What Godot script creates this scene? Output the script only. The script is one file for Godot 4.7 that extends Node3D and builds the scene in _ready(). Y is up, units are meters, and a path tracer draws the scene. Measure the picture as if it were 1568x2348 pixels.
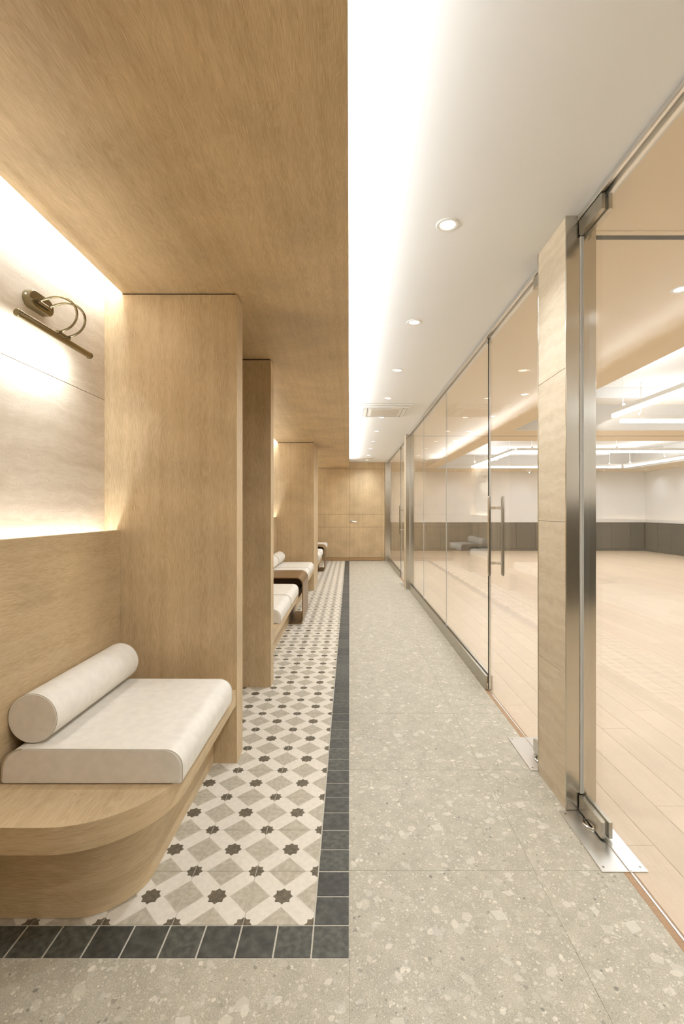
extends Node3D
# A spa corridor: oak booths and benches along one side, a glazed dance studio along the other.
# x to the right, y up, distances ("d") run away from the camera along -z.

const CEIL := 2.323      # white ceiling
const OAKC := 2.18       # underside of the dropped oak ceiling
const WALLX := -1.136    # stone wall behind the benches
const GX := 0.911        # plane of the glass
const BACK := 11.2       # end wall of the corridor
const SX := 8.7          # far side wall of the studio
const SD := 14.0         # far wall of the studio

var M := {}
var names := {}
var rng := RandomNumberGenerator.new()


# ---------------------------------------------------------------- mesh collector
class Shape:
	var v := PackedVector3Array()
	var n := PackedVector3Array()
	var uv := PackedVector2Array()

	func tri(a: Vector3, b: Vector3, c: Vector3, na: Vector3, nb: Vector3, nc: Vector3, ua := Vector2.ZERO, ub := Vector2.ZERO, uc := Vector2.ZERO) -> void:
		if (b - a).cross(c - a).dot(na + nb + nc) > 0.0:
			v.append_array([a, c, b])
			n.append_array([na, nc, nb])
			uv.append_array([ua, uc, ub])
		else:
			v.append_array([a, b, c])
			n.append_array([na, nb, nc])
			uv.append_array([ua, ub, uc])

	func quad(a: Vector3, b: Vector3, c: Vector3, d: Vector3, nn: Vector3) -> void:
		tri(a, b, c, nn, nn, nn)
		tri(a, c, d, nn, nn, nn)

	func quadn(a: Vector3, b: Vector3, c: Vector3, d: Vector3, na: Vector3, nb: Vector3, nc: Vector3, nd: Vector3) -> void:
		tri(a, b, c, na, nb, nc)
		tri(a, c, d, na, nc, nd)


func add_box(s: Shape, x0: float, x1: float, y0: float, y1: float, d0: float, d1: float, r := 0.0) -> Shape:
	var start := s.v.size()
	var c := Vector3(x0 + x1, y0 + y1, -d0 - d1) * 0.5
	var h := Vector3(absf(x1 - x0), absf(y1 - y0), absf(d1 - d0)) * 0.5
	r = minf(r, minf(h.x, minf(h.y, h.z)) * 0.9)
	for a in 3:
		var b := (a + 1) % 3
		var e := (a + 2) % 3
		for sa: float in [-1.0, 1.0]:
			var nn := Vector3.ZERO
			nn[a] = sa
			var q := []
			for k: Array in [[-1.0, -1.0], [1.0, -1.0], [1.0, 1.0], [-1.0, 1.0]]:
				var p := Vector3.ZERO
				p[a] = sa * h[a]
				p[b] = k[0] * (h[b] - r)
				p[e] = k[1] * (h[e] - r)
				q.append(c + p)
			s.quad(q[0], q[1], q[2], q[3], nn)
			if r <= 0.0:
				continue
			for sb: float in [-1.0, 1.0]:
				var p1 := Vector3.ZERO
				p1[a] = sa * h[a]
				p1[b] = sb * (h[b] - r)
				var p2 := Vector3.ZERO
				p2[a] = sa * (h[a] - r)
				p2[b] = sb * h[b]
				var w := Vector3.ZERO
				w[e] = h[e] - r
				var ne := Vector3.ZERO
				ne[a] = sa
				ne[b] = sb
				s.quad(c + p1 - w, c + p1 + w, c + p2 + w, c + p2 - w, ne.normalized())
	if r > 0.0:
		for sx: float in [-1.0, 1.0]:
			for sy: float in [-1.0, 1.0]:
				for sz: float in [-1.0, 1.0]:
					var nn := Vector3(sx, sy, sz).normalized()
					s.tri(c + Vector3(sx * h.x, sy * (h.y - r), sz * (h.z - r)), c + Vector3(sx * (h.x - r), sy * h.y, sz * (h.z - r)), c + Vector3(sx * (h.x - r), sy * (h.y - r), sz * h.z), nn, nn, nn)
	for i in range(start, s.v.size()):
		match s.n[i].abs().max_axis_index():
			0: s.uv[i] = Vector2(s.v[i].z, s.v[i].y)
			1: s.uv[i] = Vector2(s.v[i].x, s.v[i].z)
			_: s.uv[i] = Vector2(s.v[i].x, s.v[i].y)
	return s


func box(x0: float, x1: float, y0: float, y1: float, d0: float, d1: float, r := 0.0) -> Shape:
	return add_box(Shape.new(), x0, x1, y0, y1, d0, d1, r)


# a closed outline (counter-clockwise in ax, ay) pulled along az from t0 to t1
func add_extrude(s: Shape, pts: PackedVector2Array, o: Vector3, ax: Vector3, ay: Vector3, az: Vector3, t0: float, t1: float, cap0 := true, cap1 := true, bend := 35.0, sides := true) -> Shape:
	if Geometry2D.is_polygon_clockwise(pts):
		pts = pts.duplicate()
		pts.reverse()
	var m := pts.size()
	var en := PackedVector2Array()
	for i in m:
		var e := pts[(i + 1) % m] - pts[i]
		en.append(Vector2(e.y, -e.x).normalized())
	var lim := cos(deg_to_rad(bend))
	if sides:
		for i in m:
			var j := (i + 1) % m
			var ni := en[i]
			var nj := en[i]
			if en[i].dot(en[(i + m - 1) % m]) > lim:
				ni = (en[i] + en[(i + m - 1) % m]).normalized()
			if en[i].dot(en[j]) > lim:
				nj = (en[i] + en[j]).normalized()
			var a := o + ax * pts[i].x + ay * pts[i].y
			var b := o + ax * pts[j].x + ay * pts[j].y
			var na := (ax * ni.x + ay * ni.y).normalized()
			var nb := (ax * nj.x + ay * nj.y).normalized()
			s.quadn(a + az * t0, b + az * t0, b + az * t1, a + az * t1, na, nb, nb, na)
	var ix := Geometry2D.triangulate_polygon(pts)
	for side in 2:
		if (side == 0 and not cap0) or (side == 1 and not cap1):
			continue
		var t := t0 if side == 0 else t1
		var nn := (-az if side == 0 else az).normalized()
		for k in range(0, ix.size(), 3):
			var p := []
			for q in 3:
				var g := pts[ix[k + q]]
				p.append(o + ax * g.x + ay * g.y + az * t)
			s.tri(p[0], p[1], p[2], nn, nn, nn)
	return s


# a profile of (radius, height) turned round axis "up" at o
func add_lathe(s: Shape, prof: PackedVector2Array, o: Vector3, up: Vector3, seg := 24, bend := 35.0) -> Shape:
	up = up.normalized()
	var u := up.cross(Vector3.RIGHT if absf(up.x) < 0.9 else Vector3.FORWARD).normalized()
	var w := up.cross(u).normalized()
	var m := prof.size()
	var en := PackedVector2Array()
	for i in m - 1:
		var e := prof[i + 1] - prof[i]
		en.append(Vector2(e.y, -e.x).normalized())
	var lim := cos(deg_to_rad(bend))
	for i in m - 1:
		var ni := en[i]
		var nj := en[i]
		if i > 0 and en[i].dot(en[i - 1]) > lim:
			ni = (en[i] + en[i - 1]).normalized()
		if i < m - 2 and en[i].dot(en[i + 1]) > lim:
			nj = (en[i] + en[i + 1]).normalized()
		for k in seg:
			var a0 := TAU * k / seg
			var a1 := TAU * (k + 1) / seg
			var r0 := u * cos(a0) + w * sin(a0)
			var r1 := u * cos(a1) + w * sin(a1)
			var p := o + r0 * prof[i].x + up * prof[i].y
			var q := o + r1 * prof[i].x + up * prof[i].y
			var q2 := o + r1 * prof[i + 1].x + up * prof[i + 1].y
			var p2 := o + r0 * prof[i + 1].x + up * prof[i + 1].y
			if prof[i].x > 1e-6:
				s.tri(p, q, q2, r0 * ni.x + up * ni.y, r1 * ni.x + up * ni.y, r1 * nj.x + up * nj.y)
			if prof[i + 1].x > 1e-6:
				s.tri(p, q2, p2, r0 * ni.x + up * ni.y, r1 * nj.x + up * nj.y, r0 * nj.x + up * nj.y)
	return s


# a round tube along a path
func add_tube(s: Shape, path: PackedVector3Array, r: float, seg := 10, closed := false) -> Shape:
	var m := path.size()
	var rings := []
	var side := Vector3.ZERO
	for i in m:
		var a := path[(i + m - 1) % m] if closed or i > 0 else path[i]
		var b := path[(i + 1) % m] if closed or i < m - 1 else path[i]
		var t := (b - a).normalized()
		if side == Vector3.ZERO:
			side = t.cross(Vector3.UP if absf(t.y) < 0.9 else Vector3.RIGHT)
		side = (side - t * side.dot(t)).normalized()
		var w := t.cross(side)
		var ring := []
		for k in seg:
			ring.append(side * cos(TAU * k / seg) + w * sin(TAU * k / seg))
		rings.append(ring)
	for i in (m if closed else m - 1):
		var j := (i + 1) % m
		for k in seg:
			var l := (k + 1) % seg
			var na: Vector3 = rings[i][k]
			var nb: Vector3 = rings[i][l]
			var nc: Vector3 = rings[j][l]
			var nd: Vector3 = rings[j][k]
			s.quadn(path[i] + na * r, path[i] + nb * r, path[j] + nc * r, path[j] + nd * r, na, nb, nc, nd)
	if not closed:
		for e: int in [0, m - 1]:
			var t := (path[0] - path[1] if e == 0 else path[m - 1] - path[m - 2]).normalized()
			for k in seg:
				s.tri(path[e], path[e] + rings[e][k] * r, path[e] + rings[e][(k + 1) % seg] * r, t, t, t)
	return s


func arc(cx: float, cy: float, r: float, a0: float, a1: float, k := 10) -> PackedVector2Array:
	var p := PackedVector2Array()
	for i in k + 1:
		var a := deg_to_rad(lerpf(a0, a1, float(i) / k))
		p.append(Vector2(cx + cos(a) * r, cy + sin(a) * r))
	return p


# ---------------------------------------------------------------- nodes
func numbered(called: String, under: Node) -> String:
	var key := str(under.get_instance_id()) + called
	var k: int = names.get(key, 0)
	names[key] = k + 1
	return called if k == 0 else "%s_%03d" % [called, k]


func thing(called: String, label: String, category: String, at: Vector3, group := "", kind := "") -> Node3D:
	var o := Node3D.new()
	o.name = numbered(called, self)
	add_child(o, true)
	o.position = at
	o.set_meta("label", label)
	o.set_meta("category", category)
	if group:
		o.set_meta("group", group)
	if kind:
		o.set_meta("kind", kind)
	return o


func mesh_of(shapes: Array, mats: Array, off := Vector3.ZERO) -> ArrayMesh:
	var am := ArrayMesh.new()
	for k in shapes.size():
		var s: Shape = shapes[k]
		var vv := s.v.duplicate()
		if off != Vector3.ZERO:
			for i in vv.size():
				vv[i] -= off
		var ar := []
		ar.resize(Mesh.ARRAY_MAX)
		ar[Mesh.ARRAY_VERTEX] = vv
		ar[Mesh.ARRAY_NORMAL] = s.n
		ar[Mesh.ARRAY_TEX_UV] = s.uv
		am.add_surface_from_arrays(Mesh.PRIMITIVE_TRIANGLES, ar)
		am.surface_set_material(k, mats[k])
	return am


func root_of(n: Node3D) -> Vector3:
	var p := n.position
	while n.get_parent() != self and n.get_parent() is Node3D:
		n = n.get_parent()
		p += n.position
	return p


# a part, given in world coordinates
func part(called: String, s: Shape, mat: Material, parent: Node3D, pivot := Vector3.INF) -> MeshInstance3D:
	var o := MeshInstance3D.new()
	o.name = numbered(called, parent)
	var base := root_of(parent)
	if pivot == Vector3.INF:
		pivot = base
	o.mesh = mesh_of([s], [mat], pivot)
	parent.add_child(o, true)
	o.position = pivot - base
	return o


func put_mesh(called: String, m: Mesh, parent: Node3D, at: Vector3) -> MeshInstance3D:
	var o := MeshInstance3D.new()
	o.name = numbered(called, parent)
	o.mesh = m
	parent.add_child(o, true)
	o.position = at - root_of(parent)
	return o


func copy_of(src: Node3D, label: String, at: Vector3) -> Node3D:
	var base: String = src.name
	var c: Node3D = src.duplicate()
	c.name = numbered(base, self)
	add_child(c, true)
	c.position = at
	c.set_meta("label", label)
	return c


func area(parent: Node3D, at: Vector3, look: Vector3, size: Vector2, long_axis: Vector3, e: float, col: Color) -> void:
	var l := AreaLight3D.new()
	l.name = numbered("lamp_light", parent)
	l.area_size = size
	l.area_normalize_energy = false
	l.light_energy = e
	l.light_color = col
	l.shadow_enabled = true
	l.area_range = 20.0
	l.area_attenuation = 2.0
	parent.add_child(l, true)
	var zz := -look.normalized()
	var xx := long_axis.normalized()
	l.transform = Transform3D(Basis(xx, zz.cross(xx), zz), at - root_of(parent))


func spot(parent: Node3D, at: Vector3, e: float, ang: float, col: Color) -> void:
	var l := SpotLight3D.new()
	l.name = numbered("lamp_light", parent)
	l.light_energy = e
	l.light_color = col
	l.spot_angle = ang
	l.spot_angle_attenuation = 1.0
	l.spot_range = 20.0
	l.spot_attenuation = 2.0
	l.light_size = 0.028
	l.shadow_enabled = true
	parent.add_child(l, true)
	l.transform = Transform3D(Basis(Vector3.RIGHT, -PI / 2), at - root_of(parent))


# ---------------------------------------------------------------- pictures of surfaces
func tex_from(bytes: PackedByteArray, w: int, h: int) -> ImageTexture:
	return ImageTexture.create_from_image(Image.create_from_data(w, h, false, Image.FORMAT_RGB8, bytes))


func seam(w: int, h: int, freq: float, sd: int, oct := 3) -> Image:
	var f := FastNoiseLite.new()
	f.seed = sd
	f.noise_type = FastNoiseLite.TYPE_SIMPLEX_SMOOTH
	f.frequency = freq
	f.fractal_octaves = oct
	var im := f.get_seamless_image(w, h)
	im.convert(Image.FORMAT_L8)
	return im


# noise stretched to W x H from fewer columns or rows, wrapping round at the edges
func stretched(w0: int, h0: int, w: int, h: int, freq: float, sd: int, oct := 3) -> PackedByteArray:
	var im := seam(w0, h0, freq, sd, oct)
	var px := 2 if w0 < w else 0
	var py := 2 if h0 < h else 0
	var big := Image.create(w0 + 2 * px, h0 + 2 * py, false, Image.FORMAT_L8)
	for ox: int in [-1, 0, 1]:
		for oy: int in [-1, 0, 1]:
			var at := Vector2i(px + ox * w0, py + oy * h0)
			big.blit_rect(im, Rect2i(0, 0, w0, h0), at)
	var fx := w / w0
	var fy := h / h0
	big.resize((w0 + 2 * px) * fx, (h0 + 2 * py) * fy, Image.INTERPOLATE_CUBIC)
	return big.get_region(Rect2i(px * fx, py * fy, w, h)).get_data()


func streaks(w: int, h: int, hh: int, freq: float, sd: int, oct := 3) -> PackedByteArray:
	return stretched(w, hh, w, h, freq, sd, oct)


# oak veneer, grain along v; tones are relative to the albedo colour
func oak_image(sd: int) -> Image:
	var W := 1024
	var row := seam(W, 8, 0.03, sd, 3).get_data()
	var warp := streaks(W, W, 256, 0.0045, sd + 1, 2)
	var fib := streaks(W, W, 16, 0.30, sd + 2, 3)
	var pore := streaks(W, W, 32, 0.45, sd + 3, 2)
	var tone := streaks(W, W, 32, 0.016, sd + 4, 3)
	var b := PackedByteArray()
	b.resize(W * W * 3)
	var i := 0
	for y in W:
		for x in W:
			var wv := warp[i]
			var ring := row[(x * 3 + int(wv * 3.4)) & 1023] / 255.0 - 0.5
			var k := 0.91 + 0.055 * ring + 0.075 * (fib[i] / 255.0 - 0.5) + 0.07 * (tone[i] / 255.0 - 0.5)
			var p := pore[i] - 158
			if p > 0:
				k += 0.0026 * p
			elif pore[i] < 92:
				k -= 0.0020 * (92 - pore[i])
			k = clampf(k, 0.4, 1.0)
			b[i * 3] = int(255 * pow(k, 0.85))
			b[i * 3 + 1] = int(255 * k)
			b[i * 3 + 2] = int(255 * pow(k, 1.3))
			i += 1
	return Image.create_from_data(W, W, false, Image.FORMAT_RGB8, b)


func terrazzo_image() -> ImageTexture:
	var W := 1024
	var base := seam(W, W, 0.11, 11, 4).get_data()
	var big := seam(W, W, 0.006, 12, 3).get_data()
	var fine := seam(W, W, 0.35, 13, 2).get_data()
	var b := PackedByteArray()
	b.resize(W * W * 3)
	for i in W * W:
		var k := 0.86 + 0.20 * (base[i] / 255.0 - 0.5) + 0.09 * (big[i] / 255.0 - 0.5) + 0.24 * (fine[i] / 255.0 - 0.5)
		b[i * 3] = int(clampf(199 * k, 0, 255))
		b[i * 3 + 1] = int(clampf(187 * k, 0, 255))
		b[i * 3 + 2] = int(clampf(163 * k, 0, 255))
	var g := RandomNumberGenerator.new()
	g.seed = 77
	var kinds := [[3600, 1.5, 4.5], [1900, 3.5, 9.0], [520, 8.0, 19.0], [110, 16.0, 30.0], [34, 28.0, 48.0]]
	for kind: Array in kinds:
		for q in int(kind[0]):
			var cx := g.randi_range(0, W - 1)
			var cy := g.randi_range(0, W - 1)
			var rad := g.randf_range(kind[1], kind[2])
			var m := g.randi_range(4, 7)
			var rr := PackedFloat32Array()
			for t in m:
				rr.append(rad * g.randf_range(0.62, 1.0))
			rr.append(rr[0])
			var turn := g.randf() * TAU
			var squash := g.randf_range(0.5, 1.0)
			var ct := cos(turn)
			var st := sin(turn)
			var dark := g.randf()
			var col := Vector3(209, 200, 181) * g.randf_range(0.88, 1.08)
			var mixk := g.randf_range(0.3, 0.85)
			if dark < 0.10:
				col = Vector3(150, 143, 124) * g.randf_range(0.75, 1.05)
				rad *= 0.5
				mixk = 0.8
			elif dark < 0.32:
				col = Vector3(183, 173, 152) * g.randf_range(0.94, 1.02)
			if rad > 12.0:
				mixk *= 0.85
			var R := int(ceil(rad))
			for dy in range(-R, R + 1):
				for dx in range(-R, R + 1):
					var ux := dx * ct + dy * st
					var uy := (-dx * st + dy * ct) / squash
					var dist := sqrt(ux * ux + uy * uy)
					if dist > rad:
						continue
					var a := (atan2(uy, ux) + PI) / TAU * m
					var ai := mini(int(a), m - 1)
					var tt := (a - ai) * TAU / m
					var edge := rr[ai] * rr[ai + 1] * sin(TAU / m) / (rr[ai] * sin(tt) + rr[ai + 1] * sin(TAU / m - tt))
					if dark < 0.10:
						edge *= 0.5
					if dist > edge + 0.7:
						continue
					var at := (((cy + dy) & 1023) * W + ((cx + dx) & 1023)) * 3
					var f := mixk * clampf(edge + 0.7 - dist, 0.0, 1.0)
					var rim := 0.93 if edge - dist < 1.2 and rad > 5.0 else 1.0
					b[at] = int(lerpf(b[at], minf(col.x * rim, 255), f))
					b[at + 1] = int(lerpf(b[at + 1], minf(col.y * rim, 255), f))
					b[at + 2] = int(lerpf(b[at + 2], minf(col.z * rim, 255), f))
	for q in 4200:
		var at := g.randi_range(0, W * W - 1) * 3
		var k := g.randf_range(0.45, 0.85)
		for c in 3:
			b[at + c] = int(b[at + c] * k)
	return tex_from(b, W, W)


func travertine_image(sd: int) -> ImageTexture:
	var W := 1024
	var H := 1024
	var warp := seam(W, H, 0.0035, sd, 3).get_data()
	var lay := seam(64, H, 0.014, sd + 1, 5).get_data()
	var cloud := seam(W, H, 0.012, sd + 2, 4).get_data()
	var band := stretched(64, H, W, H, 0.013, sd + 3, 5)
	var thin := stretched(128, H, W, H, 0.075, sd + 8, 3)
	var ridge := stretched(64, H, W, H, 0.008, sd + 7, 4)
	var fine := seam(W, H, 0.25, sd + 4, 2).get_data()
	var pit := seam(W, H, 0.16, sd + 5, 2).get_data()
	var b := PackedByteArray()
	b.resize(W * H * 3)
	var i := 0
	for y in H:
		for x in W:
			var yy := (y + int((warp[i] - 128) * 0.16)) & 1023
			var l := lay[yy * 64 + 20] / 255.0 - 0.5
			var bd := band[yy * W + x] / 255.0 - 0.5
			var k := 0.955 + 0.045 * l + 0.10 * bd + 0.05 * (cloud[i] / 255.0 - 0.5) + 0.04 * (fine[i] / 255.0 - 0.5) + 0.055 * (thin[yy * W + x] / 255.0 - 0.5)
			# thin calcite veins, pale with a brown lower edge
			var rid := ridge[((yy + int((warp[i] - 128) * 0.25)) & 1023) * W + x] - 128
			if rid >= 0 and rid < 3:
				k += 0.035
			elif rid < 0 and rid > -4 and cloud[i] > 128:
				k -= 0.06
			if pit[i] < 66 and cloud[i] > 142:
				k -= 0.008 * (66 - pit[i])
			k = clampf(k, 0.5, 1.0)
			b[i * 3] = int(255 * pow(k, 0.85))
			b[i * 3 + 1] = int(255 * k)
			b[i * 3 + 2] = int(255 * pow(k, 1.3))
			i += 1
	return tex_from(b, W, H)


# printed encaustic tile: star in the middle, quarter stars in the corners, half diamonds on the sides
func print_image(sd: int) -> ImageTexture:
	var W := 384
	var wear := seam(W, W, 0.02, sd, 4).get_data()
	var fine := seam(W, W, 0.22, sd + 1, 3).get_data()
	var wob := seam(W, W, 0.06, sd + 2, 2).get_data()
	var b := PackedByteArray()
	b.resize(W * W * 3)
	var white := Vector3(216, 205, 187)
	var taupe := Vector3(168, 156, 134)
	var star := Vector3(108, 95, 73)
	var i := 0
	for y in H_of(W):
		for x in W:
			var u := (x + 0.5) / W
			var v := (y + 0.5) / W
			var jit := (wob[i] / 255.0 - 0.5) * 0.012
			var c := white
			var dd := 9.0
			for e: Array in [[0.5, 0.0], [0.5, 1.0], [0.0, 0.5], [1.0, 0.5]]:
				dd = minf(dd, absf(u - e[0]) + absf(v - e[1]))
			if dd < 0.305 + jit:
				var patch := clampf(0.80 + 0.9 * (wear[i] / 255.0 - 0.5), 0.35, 1.0)
				if dd > 0.285:
					patch *= 0.8
				c = white.lerp(taupe, patch)
			var best := 9.0
			for e: Array in [[0.5, 0.5, 1.0], [0.0, 0.0, 1.22], [1.0, 0.0, 1.22], [0.0, 1.0, 1.22], [1.0, 1.0, 1.22]]:
				var ax: float = absf(u - e[0]) * e[2]
				var ay: float = absf(v - e[1]) * e[2]
				best = minf(best, minf(maxf(ax, ay) / 0.108, (ax + ay) / 0.153))
			if best < 1.0 + jit * 3.0:
				c = star * (0.92 + 0.35 * (wear[i] / 255.0 - 0.5))
			elif best < 1.16:
				c = white
			c *= 1.0 + 0.13 * (fine[i] / 255.0 - 0.5) + 0.06 * (wear[i] / 255.0 - 0.5)
			b[i * 3] = int(clampf(c.x, 0, 255))
			b[i * 3 + 1] = int(clampf(c.y, 0, 255))
			b[i * 3 + 2] = int(clampf(c.z, 0, 255))
			i += 1
	return tex_from(b, W, W)


func H_of(w: int) -> int:
	return w


# cloudy tone round white, for slate, leather and paint
func mottle_image(sd: int, freq: float, amount: float, grain: float) -> ImageTexture:
	var W := 512
	var a := seam(W, W, freq, sd, 4).get_data()
	var f := seam(W, W, 0.3, sd + 1, 3).get_data()
	var b := PackedByteArray()
	b.resize(W * W * 3)
	for i in W * W:
		var k := clampf(1.0 - amount * 0.5 - grain * 0.5 + amount * (a[i] / 255.0 - 0.5) + grain * (f[i] / 255.0 - 0.5), 0.0, 1.0)
		var q := int(255 * k)
		b[i * 3] = q
		b[i * 3 + 1] = q
		b[i * 3 + 2] = q
	return tex_from(b, W, W)


# the same grain with less contrast
func soften(im: Image, k: float, mid: Vector3) -> Image:
	var b := im.get_data()
	for i in range(0, b.size(), 3):
		b[i] = int(lerpf(mid.x * 255.0, b[i], k))
		b[i + 1] = int(lerpf(mid.y * 255.0, b[i + 1], k))
		b[i + 2] = int(lerpf(mid.z * 255.0, b[i + 2], k))
	return Image.create_from_data(im.get_width(), im.get_height(), false, Image.FORMAT_RGB8, b)


func std(col: Color, rough: float, metal := 0.0, tex: Texture2D = null, scale := 1.0, spec := 0.5) -> StandardMaterial3D:
	var m := StandardMaterial3D.new()
	m.albedo_color = col
	m.roughness = rough
	m.metallic = metal
	m.metallic_specular = spec
	if tex:
		m.albedo_texture = tex
		m.uv1_triplanar = true
		m.uv1_world_triplanar = true
		m.uv1_triplanar_sharpness = 8.0
		m.uv1_scale = Vector3.ONE * scale
	return m


func rgb8(r: int, g: int, b: int) -> Color:
	return Color8(r, g, b)


func lamp_mat(col: Color, e: float) -> StandardMaterial3D:
	var m := std(Color(0.9, 0.9, 0.9), 0.5)
	m.emission_enabled = true
	m.emission = col
	m.emission_energy_multiplier = e
	return m


func make_materials() -> void:
	var oak_v := oak_image(5)
	var oak_h: Image = oak_v.duplicate()
	oak_h.rotate_90(CLOCKWISE)
	var coarse := mottle_image(41, 0.010, 0.12, 0.0)
	var tv := ImageTexture.create_from_image(oak_v)
	var th := ImageTexture.create_from_image(oak_h)
	var oak_col := rgb8(226, 199, 158)
	M.oak_v = std(oak_col, 0.48, 0.0, tv, 1.25)
	M.oak_h = std(oak_col, 0.48, 0.0, th, 1.25)
	for m: StandardMaterial3D in [M.oak_v, M.oak_h]:
		m.detail_enabled = true
		m.detail_albedo = coarse
		m.detail_blend_mode = BaseMaterial3D.BLEND_MODE_MUL
		m.detail_uv_layer = BaseMaterial3D.DETAIL_UV_2
		m.uv2_triplanar = true
		m.uv2_world_triplanar = true
		m.uv2_scale = Vector3.ONE * 0.37
	M.oak_edge = std(rgb8(226, 199, 158), 0.5, 0.0, tv, 1.4)
	M.oak_dark = std(rgb8(184, 150, 106), 0.5, 0.0, th, 1.05)
	M.gap = std(rgb8(38, 26, 15), 0.9)
	M.white = std(rgb8(238, 236, 232), 0.85)
	M.studio_wall = std(rgb8(242, 238, 232), 0.85)
	M.studio_ceiling = std(rgb8(238, 220, 192), 0.8)
	M.stone = std(rgb8(222, 207, 186), 0.45, 0.0, travertine_image(60), 1.0)
	M.stone2 = std(rgb8(220, 203, 176), 0.45, 0.0, travertine_image(90), 1.3)
	M.terrazzo = std(Color(1, 1, 1), 0.5)
	M.terrazzo.albedo_texture = terrazzo_image()
	M.print = []
	for k in 3:
		var m := std(Color(1, 1, 1), 0.62)
		m.albedo_texture = print_image(200 + k * 10)
		M.print.append(m)
	var slate := mottle_image(43, 0.02, 0.35, 0.2)
	M.slate = []
	for k in 3:
		var t: float = [1.0, 0.9, 1.12][k]
		M.slate.append(std(Color8(int(98 * t), int(95 * t), int(83 * t)), 0.55, 0.0, slate, 2.3 + 0.7 * k))
	M.grout = std(rgb8(205, 196, 176), 0.9, 0.0, mottle_image(45, 0.05, 0.1, 0.1), 4.0)
	M.leather = std(rgb8(236, 227, 212), 0.62, 0.0, mottle_image(47, 0.012, 0.05, 0.03), 3.0)
	M.piping = std(rgb8(186, 174, 150), 0.7)
	M.steel = std(rgb8(196, 190, 176), 0.27, 1.0, mottle_image(49, 0.02, 0.06, 0.10), 3.0)
	M.brushed = std(rgb8(206, 201, 190), 0.20, 1.0)
	M.brushed.anisotropy_enabled = true
	M.brushed.anisotropy = 0.85
	M.steel_bright = std(rgb8(225, 224, 220), 0.30, 1.0)
	M.chrome = std(rgb8(215, 212, 205), 0.12, 1.0)
	M.steel_dark = std(rgb8(140, 132, 116), 0.35, 1.0)
	M.brass = std(rgb8(152, 141, 112), 0.27, 1.0)
	M.bronze = std(rgb8(146, 117, 82), 0.33, 0.65)
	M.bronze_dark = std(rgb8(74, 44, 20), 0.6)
	M.plastic = std(rgb8(236, 232, 224), 0.5)
	M.grille = std(rgb8(214, 206, 192), 0.6)
	M.gap_light = std(rgb8(70, 56, 40), 0.8)
	M.dark_panel = std(rgb8(58, 57, 54), 0.6)
	M.cap = std(rgb8(84, 76, 64), 0.8)
	M.wainscot = []
	var fab := mottle_image(51, 0.04, 0.18, 0.22)
	for k in 3:
		var t: float = [1.0, 0.96, 1.04][k]
		M.wainscot.append(std(Color8(int(131 * t), int(123 * t), int(110 * t)), 0.8, 0.0, fab, 2.0))
	var birch := ImageTexture.create_from_image(soften(oak_v, 0.30, Vector3(0.93, 0.925, 0.915)))
	M.planks = []
	for k in 4:
		var t: float = [1.0, 0.985, 1.012, 0.993][k]
		var m := std(Color8(int(241 * t), int(217 * t), int(187 * t)), 0.42)
		m.albedo_texture = birch
		M.planks.append(m)
	M.sill = std(rgb8(172, 136, 100), 0.45, 0.0, th, 2.0)
	var g := StandardMaterial3D.new()
	g.transparency = BaseMaterial3D.TRANSPARENCY_ALPHA
	g.albedo_color = Color(0.80, 0.86, 0.80, 0.02)
	g.roughness = 0.0
	g.metallic_specular = 0.42
	var wave := NoiseTexture2D.new()
	var wn := FastNoiseLite.new()
	wn.seed = 9
	wn.noise_type = FastNoiseLite.TYPE_SIMPLEX_SMOOTH
	wn.frequency = 0.012
	wn.fractal_octaves = 2
	wave.noise = wn
	wave.width = 512
	wave.height = 512
	wave.seamless = true
	wave.as_normal_map = true
	wave.bump_strength = 1.0
	g.normal_enabled = true
	g.normal_texture = wave
	g.normal_scale = 0.11
	g.uv1_triplanar = true
	g.uv1_world_triplanar = true
	g.uv1_scale = Vector3.ONE * 0.8
	M.glass = g
	M.glass_edge = std(rgb8(30, 36, 32), 0.1)
	M.seal = std(rgb8(196, 193, 184), 0.3)
	M.led = lamp_mat(Color(1.0, 0.97, 0.92), 3.0)
	M.led_bar = lamp_mat(Color(0.97, 0.985, 1.0), 9.0)
	M.led_warm = lamp_mat(Color(1.0, 0.93, 0.82), 3.0)


# ---------------------------------------------------------------- scene
func _ready() -> void:
	rng.seed = 4
	# camera: lens 1090 px, level, the vanishing point at pixel (801, 1172) of 1568 x 2348
	var cam := Camera3D.new()
	cam.name = "camera"
	add_child(cam)
	cam.position = Vector3(0, 1.17, 0)
	cam.set_frustum(2348.0 / 1090.0 * 0.05, Vector2(-17.0, -2.0) / 1090.0 * 0.05, 0.05, 60.0)
	var we := WorldEnvironment.new()
	we.name = "world"
	var env := Environment.new()
	env.background_mode = Environment.BG_COLOR
	env.background_color = Color(0.02, 0.02, 0.02)
	env.tonemap_mode = Environment.TONE_MAPPER_LINEAR
	env.tonemap_exposure = 1.1
	env.sdfgi_enabled = true
	env.ssao_enabled = true
	env.ssil_enabled = true
	we.environment = env
	add_child(we)
	make_materials()
	build_lights()
	build_shell()
	build_floor()
	build_studio()
	build_glazing()
	build_booths()
	build_fittings()


const WARM := Color(1.0, 0.93, 0.83)
const NEUTRAL := Color(0.95, 0.99, 1.03)
const E_COVE := 22.0
const E_SLOT := 25.0
const E_BACK := 12.5
const E_BAR := 10.0
const E_DOWN := 1.05
const E_SDOWN := 0.25


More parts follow.
